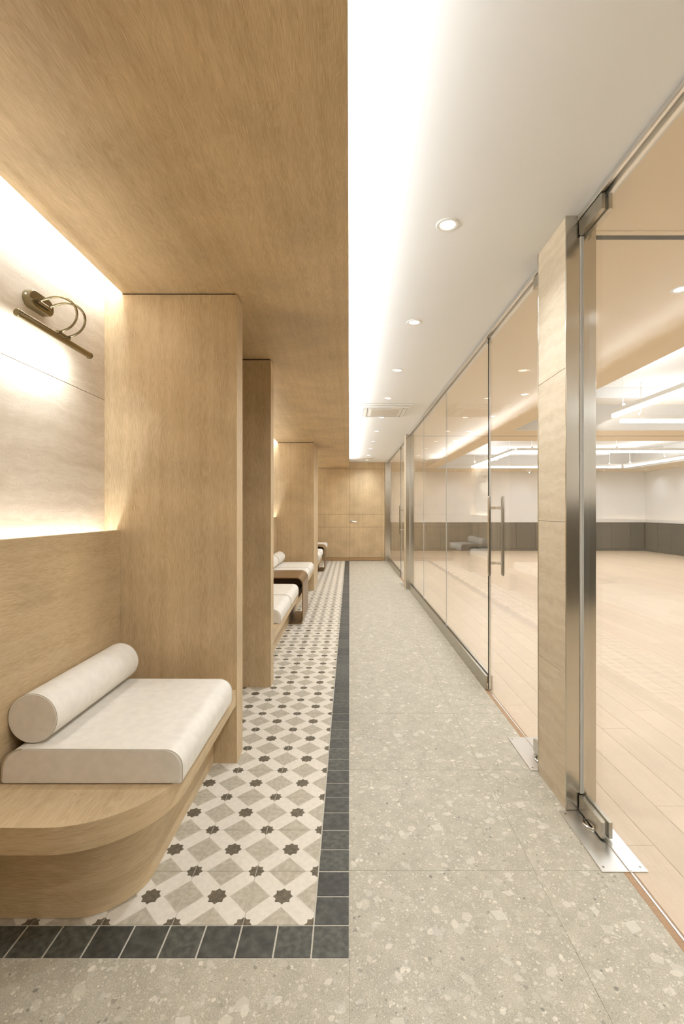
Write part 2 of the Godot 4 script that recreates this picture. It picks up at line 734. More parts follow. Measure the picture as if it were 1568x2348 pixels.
func build_lights() -> void:
	# strip lying on the dropped oak ceiling along its free edge, thrown up on to the white ceiling
	var c := thing("cove_light", "long LED strip lying on top of the dropped oak ceiling along its free edge", "cove light", Vector3(-0.06, OAKC + 0.02, 0), "LED strips hidden in coves")
	part("led_strip", box(-0.075, -0.05, OAKC + 0.021, OAKC + 0.033, -1.9, BACK - 0.8, 0.003), M.led, c)
	area(c, Vector3(-0.0615, OAKC + 0.036, -(BACK - 2.7) * 0.5), Vector3(0.35, 1, 0), Vector2(BACK + 1.05, 0.024), Vector3(0, 0, -1), E_COVE, NEUTRAL)
	var rng_d := [[-1.9, 2.2, "over the bench with one cushion", "lighting the wall over the single cushion"], [3.28, 6.97, "over the long bench with four cushions", "behind the two bolsters of the long bench"], [7.86, BACK - 0.02, "over the far bench by the end wall", "on the far bench by the end wall"]]
	for r: Array in rng_d:
		var m: float = (r[0] + r[1]) * 0.5
		var len: float = r[1] - r[0]
		var a := thing("slot_light", "LED strip in the ceiling slot " + r[2], "cove light", Vector3(-1.04, OAKC + 0.02, -m), "LED strips hidden in coves")
		part("led_strip", box(-1.05, -1.03, OAKC + 0.021, OAKC + 0.04, r[0] + 0.02, r[1] - 0.02, 0.003), M.led, a)
		area(a, Vector3(-1.054, OAKC + 0.045, -m), Vector3(-1, -0.7, 0), Vector2(len - 0.06, 0.03), Vector3(0, 0, -1), E_SLOT, NEUTRAL)
		var b := thing("backrest_light", "LED strip behind the oak backrest, " + r[3], "cove light", Vector3(-1.108, 0.98, -m), "LED strips hidden in coves")
		part("led_strip", box(-1.12, -1.096, 0.99, 1.0, r[0] + 0.02, r[1] - 0.02, 0.003), M.led, b)
		area(b, Vector3(-1.108, 1.004, -m), Vector3(0, 1, 0), Vector2(len - 0.06, 0.024), Vector3(0, 0, -1), E_BACK, NEUTRAL)


func build_shell() -> void:
	# the white ceiling of the corridor
	var c := thing("ceiling", "smooth white corridor ceiling washed by the cove light", "ceiling", Vector3(0, CEIL, -4.6), "", "structure")
	part("ceiling_slab", box(-1.26, 0.96, CEIL, CEIL + 0.12, -2.1, BACK + 0.1), M.white, c)
	var o := thing("ceiling", "dropped pale oak ceiling over the row of bench booths", "ceiling", Vector3(-0.5, OAKC, -4.6), "", "structure")
	part("oak_panel", box(-1.052, -0.003, OAKC, OAKC + 0.02, -2.0, BACK - 0.003, 0.0012), M.oak_v, o)
	# stone wall behind the booths
	var w := thing("wall_left", "veined cream stone wall behind the oak backrests", "wall", Vector3(WALLX, 0, -4.6), "", "structure")
	part("wall_core", box(WALLX - 0.13, WALLX - 0.012, -0.05, CEIL, -2.1, BACK + 0.1), M.gap, w)
	for r: Array in [[-2.0, 0.82], [0.82, 2.2055], [3.2715, 5.13], [5.13, 6.9805], [7.8495, 9.53], [9.53, BACK]]:
		for h: Array in [[0.95, 1.6840], [1.6862, CEIL], [0.0, 0.948]]:
			part("stone_panel", box(WALLX - 0.012, WALLX, h[0], h[1], r[0] + 0.001, r[1] - 0.001, 0.0008), M.stone, w)
	part("niche_panel", box(WALLX - 0.012, WALLX, 0, CEIL, 2.33, 3.15, 0.001), M.oak_v, w)
	# end wall of oak panels, with the oak door
	var b := thing("wall_back", "oak panelled end wall with fine dark joints", "wall", Vector3(0, 0, -BACK), "", "structure")
	part("wall_core", box(-1.26, 0.96, -0.05, CEIL, BACK + 0.016, BACK + 0.15), M.gap, b)
	var rows := [[0.08, 0.793], [0.797, 1.094], [1.098, 2.165], [2.169, CEIL]]
	for x: Array in [[WALLX, -0.006], [0.77, 0.8303], [0.8317, 0.95]]:
		for r: Array in rows:
			part("oak_panel", box(x[0] + 0.0015, x[1] - 0.0015, r[0], r[1], BACK, BACK + 0.018, 0.001), M.oak_v, b)
	part("oak_panel", box(-0.0045, 0.7685, 2.169, CEIL, BACK, BACK + 0.018, 0.001), M.oak_v, b)
	var d := thing("door_1", "flush oak door in the end wall with a silver lever handle", "door", Vector3(0.38, 0, -BACK), "", "structure")
	for r: Array in [[0.083, 0.793], [0.797, 1.094], [1.098, 2.165]]:
		part("door_panel", box(-0.0035, 0.7675, r[0], r[1], BACK + 0.001, BACK + 0.018, 0.001), M.oak_v, d)
	part("kick_panel", box(-0.0035, 0.7675, 0.006, 0.078, BACK + 0.004, BACK + 0.018, 0.001), M.oak_dark, d)
	var hp := Vector3(0.045, 0.925, -BACK)
	var h := Shape.new()
	add_lathe(h, PackedVector2Array([Vector2(0, 0.024), Vector2(0.022, 0.022), Vector2(0.03, 0.012), Vector2(0.033, 0.0)]), hp, Vector3(0, 0, 1), 24)
	var hn := part("door_handle", h, M.steel_bright, d, hp)
	var lv := Shape.new()
	add_tube(lv, PackedVector3Array([hp + Vector3(0, 0, 0.02), hp + Vector3(0, 0, 0.055), hp + Vector3(0.012, 0, 0.06), hp + Vector3(0.06, -0.003, 0.06), hp + Vector3(0.118, -0.006, 0.056)]), 0.0095, 12)
	part("lever", lv, M.steel_bright, hn)
	var bb := thing("baseboard_back", "darker oak baseboard along the end wall", "baseboard", Vector3(-0.5, 0, -BACK), "", "structure")
	part("board", box(WALLX, -0.006, 0.0, 0.078, BACK + 0.003, BACK + 0.018, 0.001), M.oak_dark, bb)
	part("board", box(0.7705, 0.829, 0.0, 0.078, BACK + 0.003, BACK + 0.018, 0.001), M.oak_dark, bb)
	part("board", box(0.8315, 0.95, 0.0, 0.078, BACK + 0.003, BACK + 0.018, 0.001), M.oak_dark, bb)
	# wall behind the camera
	var f := thing("wall_front", "oak panelled wall closing the corridor behind the viewer", "wall", Vector3(0, 0, 2.12), "", "structure")
	part("oak_panel", box(-1.26, 0.9, -0.05, CEIL + 0.1, -2.25, -2.1), M.oak_v, f)
	part("plaster", box(0.9, SX + 0.1, 1.27, 2.9, -2.25, -2.1), M.studio_wall, f)
	part("dark_wainscot", box(0.9, SX + 0.1, -0.05, 1.27, -2.25, -2.09), M.dark_panel, f)
	# partitions
	for p: Array in [[0.55, 0.665, "oak partition closing the first booth on the viewer's side, out of view"], [2.205, 2.322, "oak partition beside the bench with one single cushion"], [3.159, 3.272, "oak partition with a dark face, across the niche from the first one"], [6.98, 7.85, "deep oak wall block between the second and the third bench"]]:
		var t := thing("partition", p[2], "partition", Vector3(-0.8, 0, -(p[0] + p[1]) * 0.5), "oak partitions between the booths")
		# up in the slot the partition runs on to the white ceiling; a shadow gap parts it from the oak
		var y1 := OAKC - 0.006
		var ch := 0.0015
		var pl := PackedVector2Array([Vector2(WALLX - 0.002, 0.0), Vector2(-0.522 - ch, 0.0), Vector2(-0.522, ch), Vector2(-0.522, y1 - ch), Vector2(-0.522 - ch, y1), Vector2(-1.053, y1), Vector2(-1.053, CEIL), Vector2(WALLX - 0.002, CEIL)])
		part("panel", add_extrude(Shape.new(), pl, Vector3.ZERO, Vector3.RIGHT, Vector3.UP, Vector3(0, 0, -1), p[0], p[1]), M.oak_v, t)
		part("shadow_gap", box(-1.0515, -0.53, y1, OAKC, p[0] + 0.006, p[1] - 0.006), M.gap, t)


func tile_mesh(w: float, l: float, th: float, ch: float, mat: Material, uv_at: Vector2, uv_x: Vector2, uv_y: Vector2) -> ArrayMesh:
	var s := box(-w / 2, w / 2, -th, 0, -l / 2, l / 2, ch)
	for i in s.v.size():
		s.uv[i] = uv_at + uv_x * (s.v[i].x + w / 2) + uv_y * (s.v[i].z + l / 2)
	return mesh_of([s], [mat])


func build_floor() -> void:
	var f := thing("floor", "corridor floor of speckled stone tiles with a star patterned tile carpet", "floor", Vector3(0, 0, -4.6), "", "structure")
	part("grout_bed", box(-1.26, 0.886, -0.06, -0.0015, -2.1, BACK + 0.05), M.grout, f)
	# large speckled tiles
	var cuts := [[0.0, 0.6], [0.602, 0.886]]
	var d := 1.5468 - 0.602 * 6
	while d < BACK:
		for c: Array in cuts:
			terrazzo(f, c[0] - 0.0003, c[1] + 0.0008, maxf(d, -2.1) + 0.0006, minf(d + 0.602, BACK) - 0.0006)
		if d < 1.24:
			for c: Array in [[-0.601, -0.001], [WALLX - 0.06, -0.603]]:
				terrazzo(f, c[0], c[1] - 0.0002, maxf(d, -2.1) + 0.0006, minf(d + 0.602, 1.2427) - 0.0006)
		d += 0.602
	# star tiles
	var prints := []
	for k in 3:
		for q in 4:
			var ux := Vector2(1, 0).rotated(q * PI / 2).round() / 0.1985
			var uy := Vector2(0, 1).rotated(q * PI / 2).round() / 0.1992
			var at := Vector2(0.5, 0.5) - (ux * 0.1985 + uy * 0.1992) * 0.5
			prints.append(tile_mesh(0.1985, 0.1992, 0.008, 0.0008, M.print[k], at, ux, uy))
	var rows := 50
	for j in rows:
		var d0 := 1.3445 + j * 0.2005
		if d0 > BACK - 0.02:
			break
		var cols := 3
		if j == 0:
			cols = 5
		elif d0 < 3.2 and d0 > 2.1:
			cols = 4
		for i in cols:
			if d0 + 0.2 > BACK:
				continue
			put_mesh("pattern_tile", prints[rng.randi() % prints.size()], f, Vector3(-0.1025 - 0.09925 - i * 0.2005, rng.randf_range(-0.0003, 0.0), -(d0 + 0.1)))
	# dark border tiles
	var slates := []
	for k in 3:
		slates.append(tile_mesh(0.0965, 0.0965, 0.008, 0.0012, M.slate[k], Vector2.ZERO, Vector2(1, 0), Vector2(0, 1)))
	for j in 99:
		var d0 := 1.3445 + j * 0.10025
		if d0 + 0.1 > BACK:
			break
		put_mesh("border_tile", slates[rng.randi() % 3], f, Vector3(-0.0502, rng.randf_range(-0.0004, 0.0), -(d0 + 0.0495)))
	for j in 12:
		put_mesh("border_tile", slates[rng.randi() % 3], f, Vector3(-0.0502 - j * 0.1008, rng.randf_range(-0.0004, 0.0), -1.2938))


var terra_k := 0
func terrazzo(f: Node3D, x0: float, x1: float, d0: float, d1: float) -> void:
	if d1 - d0 < 0.02:
		return
	var q := terra_k % 4
	terra_k += 1
	var ux := Vector2(1, 0).rotated(q * PI / 2).round() / 0.6
	var uy := Vector2(0, 1).rotated(q * PI / 2).round() / 0.6
	var m := tile_mesh(x1 - x0, d1 - d0, 0.01, 0.0004, M.terrazzo, Vector2(rng.randf(), rng.randf()), ux, uy)
	put_mesh("stone_tile", m, f, Vector3((x0 + x1) / 2, 0, -(d0 + d1) / 2))


func build_studio() -> void:
	var f := thing("floor", "pale birch plank floor of the dance studio", "floor", Vector3(4.8, 0, -6), "", "structure")
	part("subfloor", box(0.886, SX + 0.1, -0.06, -0.003, -2.1, SD + 0.1), M.oak_dark, f)
	var pw := 0.145
	var pl := 1.2
	var kinds := []
	for k in 12:
		var s := box(-pw / 2 + 0.0006, pw / 2 - 0.0006, -0.01, 0, -pl / 2 + 0.0006, pl / 2 - 0.0006, 0.0007)
		var at := Vector2(rng.randf(), rng.randf())
		for i in s.v.size():
			s.uv[i] = at + Vector2(s.v[i].x, s.v[i].z) * 1.1
		kinds.append(mesh_of([s], [M.planks[k % 4]]))
	var all := []
	var rows := int((SX - 0.922) / pw)
	for i in rows:
		var x := 0.922 + pw * (i + 0.5)
		var shift := fmod(i * 0.413 + rng.randf() * 0.15, 1.0) * pl
		for j in 15:
			var d := -2.1 + pl * (j + 0.5) - shift + 0.3
			if d - pl / 2 > SD or d < -1.6:
				continue
			var seen := d > 0.6 and 1090.0 * x / (d + pl / 2) < 790.0
			all.append([-1.0 / (d * d) if seen else d * 0.001 + 10.0, Vector3(x, 0, -d), rng.randi() % kinds.size()])
	all.sort_custom(func(a, b): return a[0] < b[0])
	var rest := Shape.new()
	for k in all.size():
		var a: Array = all[k]
		if k < 300:
			put_mesh("plank", kinds[a[2]], f, a[1])
		else:
			var arr: Array = kinds[a[2]].surface_get_arrays(0)
			var vv: PackedVector3Array = arr[Mesh.ARRAY_VERTEX]
			for i in vv.size():
				vv[i] += a[1]
			rest.v.append_array(vv)
			rest.n.append_array(arr[Mesh.ARRAY_NORMAL])
			rest.uv.append_array(arr[Mesh.ARRAY_TEX_UV])
	var rp := part("distant_planks", rest, M.planks[0], f)
	rp.set_meta("kind", "stuff")
	part("edge_plank", box(0.922, SX, -0.014, -0.002, -2.1, SD), M.planks[1], f)

	# walls with a grey wainscot
	var wf := thing("wall_far", "cream studio wall opposite the corridor with a grey padded wainscot", "wall", Vector3(4.8, 0, -SD), "", "structure")
	part("plaster", box(0.85, SX + 0.1, 0.84, 2.9, SD, SD + 0.12), M.studio_wall, wf)
	part("backing", box(0.85, SX + 0.1, -0.05, 0.84, SD + 0.012, SD + 0.12), M.gap_light, wf)
	part("baseboard", box(0.95, SX, 0.0, 0.052, SD - 0.004, SD + 0.012, 0.001), M.wainscot[0], wf)
	part("cap_rail", box(0.95, SX - 0.004, 0.825, 0.84, SD - 0.007, SD + 0.012, 0.001), M.cap, wf)
	var x := 0.99
	var k := 0
	while x < SX - 0.05:
		part("wainscot_panel", box(x + 0.005, minf(x + 0.56, SX - 0.02) - 0.005, 0.062, 0.822, SD - 0.006, SD + 0.012, 0.003), M.wainscot[k % 3], wf)
		x += 0.56
		k += 1
	var wr := thing("wall_right", "cream side wall of the studio with a grey padded wainscot", "wall", Vector3(SX, 0, -6), "", "structure")
	part("plaster", box(SX, SX + 0.12, 0.84, 2.9, -2.1, SD + 0.1), M.studio_wall, wr)
	part("backing", box(SX + 0.012, SX + 0.12, -0.05, 0.84, -2.1, SD + 0.1), M.gap_light, wr)
	part("baseboard", box(SX - 0.004, SX + 0.012, 0.0, 0.052, -2.1, SD, 0.001), M.wainscot[0], wr)
	part("cap_rail", box(SX - 0.007, SX + 0.012, 0.825, 0.84, -2.1, SD, 0.001), M.cap, wr)
	var d := SD - 0.02
	while d > 6.0:
		part("wainscot_panel", box(SX - 0.006, SX + 0.012, 0.056, 0.822, d - 0.555, d - 0.005, 0.003), M.wainscot[k % 3], wr)
		d -= 0.56
		k += 1
	part("wainscot_sheet", box(SX - 0.006, SX + 0.012, 0.056, 0.822, -2.1, d), M.wainscot[0], wr)
	# return wall beyond the end of the corridor
	var wx := thing("wall_return", "cream studio wall running on behind the end of the corridor", "wall", Vector3(0.95, 0, -12.6), "", "structure")
	part("plaster", box(0.86, 0.955, -0.05, CEIL, BACK + 0.15, SD), M.studio_wall, wx)

	# ceiling with two recessed bays
	var c := thing("ceiling", "beige studio ceiling with white recessed bays for the hung strip lights", "ceiling", Vector3(4.8, CEIL, -6), "", "structure")
	var X0 := 2.34
	var X1 := 7.67
	part("border_slab", box(0.96, X0, CEIL, CEIL + 0.1, -2.1, SD + 0.1), M.studio_ceiling, c)
	part("border_slab", box(X1, SX + 0.1, CEIL, CEIL + 0.1, -2.1, SD + 0.1), M.studio_ceiling, c)
	part("cross_slab", box(X0, X1, CEIL, CEIL + 0.1, 1.5, 2.46), M.studio_ceiling, c)
	part("cross_slab", box(X0, X1, CEIL, CEIL + 0.1, 6.83, 7.8), M.studio_ceiling, c)
	part("cross_slab", box(X0, X1, CEIL, CEIL + 0.1, 12.9, SD + 0.1), M.studio_ceiling, c)
	for b: Array in [[-1.95, 1.5], [2.46, 6.83], [7.8, 12.9]]:
		part("bay_lip", box(X0, X0 + 0.012, CEIL + 0.002, 2.75, b[0], b[1], 0.001), M.white, c)
		part("bay_lip", box(X1 - 0.012, X1, CEIL + 0.002, 2.75, b[0], b[1], 0.001), M.white, c)
		part("bay_lip", box(X0 + 0.012, X1 - 0.012, CEIL + 0.002, 2.75, b[0], b[0] + 0.012, 0.001), M.white, c)
		part("bay_lip", box(X0 + 0.012, X1 - 0.012, CEIL + 0.002, CEIL + 0.075, b[1] - 0.05, b[1], 0.001), M.white, c)
		part("bay_lip", box(X0 + 0.012, X1 - 0.012, CEIL + 0.075, 2.75, b[1] - 0.014, b[1], 0.001), M.white, c)
		part("duct", box(X0 + 0.35, X1 - 1.0, 2.62, 2.75, b[1] - 0.75, b[1] - 0.35, 0.004), M.white, c)
	part("upper_slab", box(0.96, SX + 0.1, 2.75, 2.9, -2.1, SD + 0.1), M.white, c)
	for b: Array in [[1.954, 2.010, "near the camera"], [7.285, 7.315, "between the two bays"]]:
		var t := thing("ceiling_track", "dark curtain track set into the studio ceiling " + b[2], "track", Vector3(4.8, CEIL, -b[0]), "curtain tracks in the studio ceiling")
		if b[1] - b[0] > 0.04:
			part("flange", box(0.962, SX, CEIL - 0.004, CEIL, b[0], b[0] + 0.028, 0.001), M.studio_ceiling, t)
			part("slot", box(0.962, SX, CEIL - 0.006, CEIL, b[0] + 0.028, b[1], 0.001), M.gap_light, t)
		else:
			part("slot", box(0.962, SX, CEIL - 0.003, CEIL, b[0], b[1], 0.001), M.steel_dark, t)

	# hung strip lights, a frame of four in each bay (the nearest side of the near frame is out of view)
	var bars := [
		[3.05, 3.05, 2.9, 5.5, "strip light running away along the near bay, its end cap in view"],
		[3.3, 6.7, 5.8, 5.8, "strip light across the far side of the near bay"],
		[6.83, 6.83, 2.9, 5.5, "strip light on the far side of the near bay, out by the side wall"],
		[3.1, 6.78, 0.9, 0.9, "strip light across the bay beside the viewer, out of view"],
		[3.1, 6.78, -1.3, -1.3, "strip light across the bay behind the viewer"],
		[3.05, 3.05, -1.25, 0.85, "strip light running past the viewer, out of view"],
		[3.05, 3.05, 8.85, 11.8, "strip light running away along the far bay on its corridor side"],
		[3.1, 6.78, 8.8, 8.8, "strip light across the near side of the far bay"],
		[3.1, 6.78, 11.87, 11.87, "strip light across the far side of the far bay"],
		[6.83, 6.83, 8.85, 11.8, "strip light running away along the far bay on its side wall side"]]
	for b: Array in bars:
		var mid := Vector3((b[0] + b[1]) / 2, 2.31, -(b[2] + b[3]) / 2)
		var along: bool = b[0] == b[1]
		var hx: float = 0.03 if along else (b[1] - b[0]) / 2
		var hd: float = (b[3] - b[2]) / 2 if along else 0.03
		var t := thing("strip_light", "white " + b[4], "strip light", mid, "hung strip lights in the studio bays")
		part("housing", box(mid.x - hx, mid.x + hx, 2.290, 2.335, -mid.z - hd, -mid.z + hd, 0.003), M.plastic, t)
		part("diffuser", box(mid.x - hx * (0.8 if along else 0.995), mid.x + hx * (0.8 if along else 0.995), 2.250, 2.290, -mid.z - hd * (0.995 if along else 0.8), -mid.z + hd * (0.995 if along else 0.8), 0.004), M.led_bar, t)
		for q: float in [-0.85, 0.0, 0.85]:
			var p := mid + (Vector3(0, 0, -hd * q) if along else Vector3(hx * q, 0, 0))
			var r := Shape.new()
			add_tube(r, PackedVector3Array([p + Vector3(0, 0.06, 0), Vector3(p.x, 2.75, p.z)]), 0.005, 8)
			var hg := part("hanger", r, M.plastic, t)
			part("clip", box(p.x - 0.02, p.x + 0.02, 2.333, 2.372, -p.z - 0.02, -p.z + 0.02, 0.003), M.plastic, hg)
		var L: float = 2 * (hd if along else hx) - 0.05
		area(t, mid + Vector3(0, -0.063, 0), Vector3(0, -1, 0), Vector2(L, 0.045), Vector3(0, 0, -1) if along else Vector3(1, 0, 0), E_BAR, NEUTRAL)
		# the sides of the diffuser glow on to the bay
		area(t, mid + Vector3(0, 0.04, 0), Vector3(0, 1, 0), Vector2(L, 0.03), Vector3(0, 0, -1) if along else Vector3(1, 0, 0), E_BAR * 1.0, NEUTRAL)


# a glass door leaf from the hinge (on the pillar) to its free edge
func glass_door(n: int, label: String, dh: float, df: float, dir: float) -> void:
	var t := thing("door_%d" % n, label, "glass door", Vector3(GX, 0, -(dh + df) / 2), "", "structure")
	var lo := minf(dh, df)
	var hi := maxf(dh, df)
	part("glass_pane", box(GX - 0.005, GX + 0.005, 0.012, 2.296, lo, hi, 0.0008), M.glass, t)
	# polished edges
	part("glass_edge", box(GX - 0.0085, GX - 0.0040, 0.012, 2.296, df - 0.0015, df + 0.0015), M.glass_edge, t)
	part("edge_seal", box(GX - 0.0038, GX + 0.0085, 0.012, 2.25, df - 0.0015, df + 0.0015, 0.0006), M.steel_bright, t)
	if n == 2:
		var st := Shape.new()
		for k in 3:
			add_box(st, GX - 0.0056, GX - 0.005, 2.196 + k * 0.007, 2.1985 + k * 0.007, 1.775, 1.805)
		part("glass_stamp", st, M.steel_dark, t).set_meta("label", "small dark safety stamp on the glass")
	# patch fittings at the hinge side, clamped on both faces
	for v: Array in [["top_patch", 2.240, 2.297], ["bottom_patch", 0.010, 0.068]]:
		var p := Shape.new()
		add_box(p, GX - 0.020, GX - 0.0055, v[1], v[2], minf(dh, dh + dir * 0.165), maxf(dh, dh + dir * 0.165), 0.0012)
		add_box(p, GX + 0.0055, GX + 0.020, v[1], v[2], minf(dh, dh + dir * 0.165), maxf(dh, dh + dir * 0.165), 0.0012)
		add_box(p, GX - 0.006, GX + 0.006, v[1] + 0.006, v[2] - 0.006, minf(dh, dh + dir * 0.150), maxf(dh, dh + dir * 0.150))
		part(v[0], p, M.steel, t)
	# pull handle, one bar on each face
	var hd := df - dir * 0.14
	for s: Array in [[GX - 0.042, "pull_handle"], [GX + 0.042, "pull_handle"]]:
		var b := Shape.new()
		var st0 := PackedVector2Array()
		for e: Array in [[0.0, 180.0, 1.244], [180.0, 360.0, 0.786]]:
			for q in arc(0, 0, 1.0, e[0], e[1], 12):
				st0.append(Vector2(s[0] + q.x * 0.0065, e[2] + q.y * 0.020))
		add_extrude(b, st0, Vector3.ZERO, Vector3.RIGHT, Vector3.UP, Vector3(0, 0, -1), hd - 0.012, hd + 0.012)
		var hn := part(s[1], b, M.chrome, t)
		for y: float in [0.847, 1.189]:
			var st := Shape.new()
			add_tube(st, PackedVector3Array([Vector3(s[0], y, -hd), Vector3(GX + signf(s[0] - GX) * 0.0035, y, -hd)]), 0.010, 14)
			part("standoff", st, M.chrome, hn)


func pillar(d0: float, d1: float, label: String, stone_mat: Material, front: bool, rear: bool) -> void:
	var t := thing("pillar", label, "pillar", Vector3(0.9, 0, -(d0 + d1) / 2), "stone clad pillars between the glass doors")
	part("core", box(0.852, 0.955, 0, CEIL, d0 + 0.008, d1 - 0.008), M.white, t)
	var last := 0.0
	for y: float in [0.528, 1.127, 1.731, CEIL]:
		part("stone_panel", box(0.846, 0.853, last + 0.0008, y - 0.0008, d0 + 0.007, d1 - 0.007, 0.0006), stone_mat, t)
		last = y
	for e: Array in [[d0, d0 + 0.007, front], [d1 - 0.007, d1, rear]]:
		if not e[2]:
			continue
		part("steel_jamb", box(0.8445, 0.962, 0, CEIL, e[0], e[1], 0.001), M.brushed, t)
	if front:
		var s := Shape.new()
		add_box(s, 0.8985, 0.9035, 0.07, 2.24, d0 - 0.006, d0, 0.0008)
		add_box(s, 0.9048, 0.9085, 0.07, 2.24, d0 - 0.0045, d0, 0.0006)
		add_box(s, 0.9095, 0.9125, 0.07, 2.24, d0 - 0.0045, d0, 0.0006)
		part("seal_strip", s, M.seal, t)


func build_glazing() -> void:
	pillar(1.854, 2.134, "cream stone pillar with steel jambs, widest in view, beside the open floor plate", M.stone2, true, true)
	pillar(7.115, 7.36, "slim stone pillar with a steel jamb far down the corridor, short of the end wall", M.stone2, true, true)
	pillar(-0.4, -0.12, "stone pillar beside the glass door, behind the viewer", M.stone2, true, true)
	var j := thing("jamb", "steel jamb where the glass meets the oak end wall", "jamb", Vector3(0.9, 0, -BACK), "")
	part("steel_jamb", box(0.838, 0.955, 0, CEIL, BACK - 0.022, BACK - 0.002, 0.001), M.brushed, j)
	glass_door(2, "frameless glass door, cut off by the picture edge, hung on the widest stone pillar", 1.846, 0.88, -1.0)
	glass_door(3, "frameless glass door with a tall double pull handle, beyond the widest stone pillar", 2.140, 3.095, 1.0)
	glass_door(4, "small far frameless glass door with pull handle, past the slim pillar", 7.366, 8.38, 1.0)
	# fixed glazing
	var w := [[3.10, 7.112, [4.47, 5.83], "row of three fixed glass panes between the two stone pillars"], [8.385, BACK - 0.024, [], "fixed glass pane running to the oak end wall"], [-0.115, 0.875, [], "fixed glass pane beside the viewer"], [-2.09, -0.405, [], "fixed glass pane behind the viewer"]]
	var n := 1
	for q: Array in w:
		var t := thing("window_%d" % n, q[3], "window", Vector3(GX, 0, -(q[0] + q[1]) / 2), "", "structure")
		n += 1
		var stops: Array = [q[0]] + q[2] + [q[1]]
		for i in stops.size() - 1:
			part("glass_pane", box(GX - 0.005, GX + 0.005, 0.055, 2.313, stops[i] + 0.0015, stops[i + 1] - 0.0015, 0.0008), M.glass, t)
		for i in range(1, stops.size() - 1):
			part("joint_seal", box(GX - 0.004, GX + 0.004, 0.094, 2.305, stops[i] - 0.0014, stops[i] + 0.0014), M.seal, t)
		var r := Shape.new()
		add_box(r, GX - 0.022, GX - 0.006, 0, 0.094, q[0], q[1], 0.0012)
		add_box(r, GX + 0.006, GX + 0.022, 0, 0.094, q[0], q[1], 0.0012)
		add_box(r, GX - 0.007, GX + 0.007, 0, 0.054, q[0], q[1])
		part("base_rail", r, M.steel, t)
		part("edge_trim", box(GX - 0.007, GX + 0.009, 0.004, 2.30, q[0] - 0.003, q[0] - 0.0005, 0.0008), M.chrome, t)
		for y: Array in [[0.012, 0.05], [2.26, 2.30]]:
			part("corner_clip", box(GX - 0.013, GX + 0.013, y[0], y[1], q[0] - 0.0045, q[0] + 0.02, 0.001), M.chrome, t)
	var sections := [[-2.09, -0.4], [-0.12, 1.853], [2.135, 7.114], [7.361, BACK - 0.022]]
	var h := thing("trim_1", "slim steel channel holding the glass along the ceiling", "trim", Vector3(GX, CEIL, -4), "", "structure")
	for s: Array in sections:
		var r := Shape.new()
		add_box(r, GX - 0.023, GX - 0.008, CEIL - 0.022, CEIL - 0.002, s[0], s[1], 0.0025)
		add_box(r, GX + 0.008, GX + 0.026, CEIL - 0.022, CEIL - 0.002, s[0], s[1], 0.0025)
		add_box(r, GX - 0.009, GX + 0.009, CEIL - 0.006, CEIL, s[0], s[1])
		part("head_rail", r, M.steel_bright, h)
	var sill := thing("trim_2", "brown wooden threshold strip under the glass doors", "threshold", Vector3(GX, 0, -3), "", "structure")
	for s: Array in [[-2.09, BACK - 0.03]]:
		part("threshold", box(0.8865, 0.9215, -0.05, 0.0006, s[0], s[1], 0.001), M.sill, sill)
		part("guide_strip", box(GX - 0.003, GX + 0.003, 0.0, 0.0022, 0.3, 1.84, 0.0005), M.steel_bright, sill)
		part("guide_strip", box(GX - 0.003, GX + 0.003, 0.0, 0.0022, 2.14, 3.09, 0.0005), M.steel_bright, sill)
	# floor spring covers
	for p: Array in [[1.538, 1.851, 1.0, "brushed steel floor spring cover under the door at the picture edge"], [2.140, 2.452, -1.0, "steel floor spring cover in front of the far side of the widest pillar"], [7.366, 7.68, -1.0, "tiny steel floor spring cover at the foot of the slim far pillar"]]:
		var t := thing("floor_spring", p[3], "floor plate", Vector3(0.892, 0, -(p[0] + p[1]) / 2), "floor spring covers under the glass doors")
		var cover := part("cover_plate", box(0.8165, 0.968, 0.0003, 0.0042, p[0], p[1], 0.0012), M.steel_bright, t)
		part("guide_strip", box(GX - 0.006, GX + 0.004, 0.004, 0.0075, p[0], p[1], 0.001), M.steel_bright, t)
		var ends: Array = [p[0] + 0.02, p[1] - 0.02]
		for x: float in [0.832, 0.952]:
			for d: float in ends:
				var s := Shape.new()
				add_lathe(s, PackedVector2Array([Vector2(0, 0.0049), Vector2(0.0035, 0.0049), Vector2(0.0042, 0.0042)]), Vector3(x, 0, -d), Vector3.UP, 12)
				part("screw", s, M.steel_dark, cover)
		# pivot ring half under the patch fitting
		var pd: float = p[1] - 0.085 if p[2] > 0 else p[0] + 0.085
		var s := Shape.new()
		add_lathe(s, PackedVector2Array([Vector2(0, 0.006), Vector2(0.026, 0.006), Vector2(0.030, 0.011), Vector2(0.034, 0.009), Vector2(0.035, 0.004)]), Vector3(0.902, 0, -pd), Vector3.UP, 28)
		part("pivot_ring", s, M.chrome, t)


func plank_outline(x_back: float, x_front: float, d0: float, d1: float, r: float) -> PackedVector2Array:
	# in (x, d); the near front corner rounded by r
	var p := PackedVector2Array()
	p.append(Vector2(x_back, d1))
	p.append(Vector2(x_back, d0))
	if r > 0.0:
		p.append_array(arc(x_front - r, d0 + r, r, -90, 0, 28))
	else:
		p.append(Vector2(x_front, d0))
	p.append(Vector2(x_front, d1))
	return p


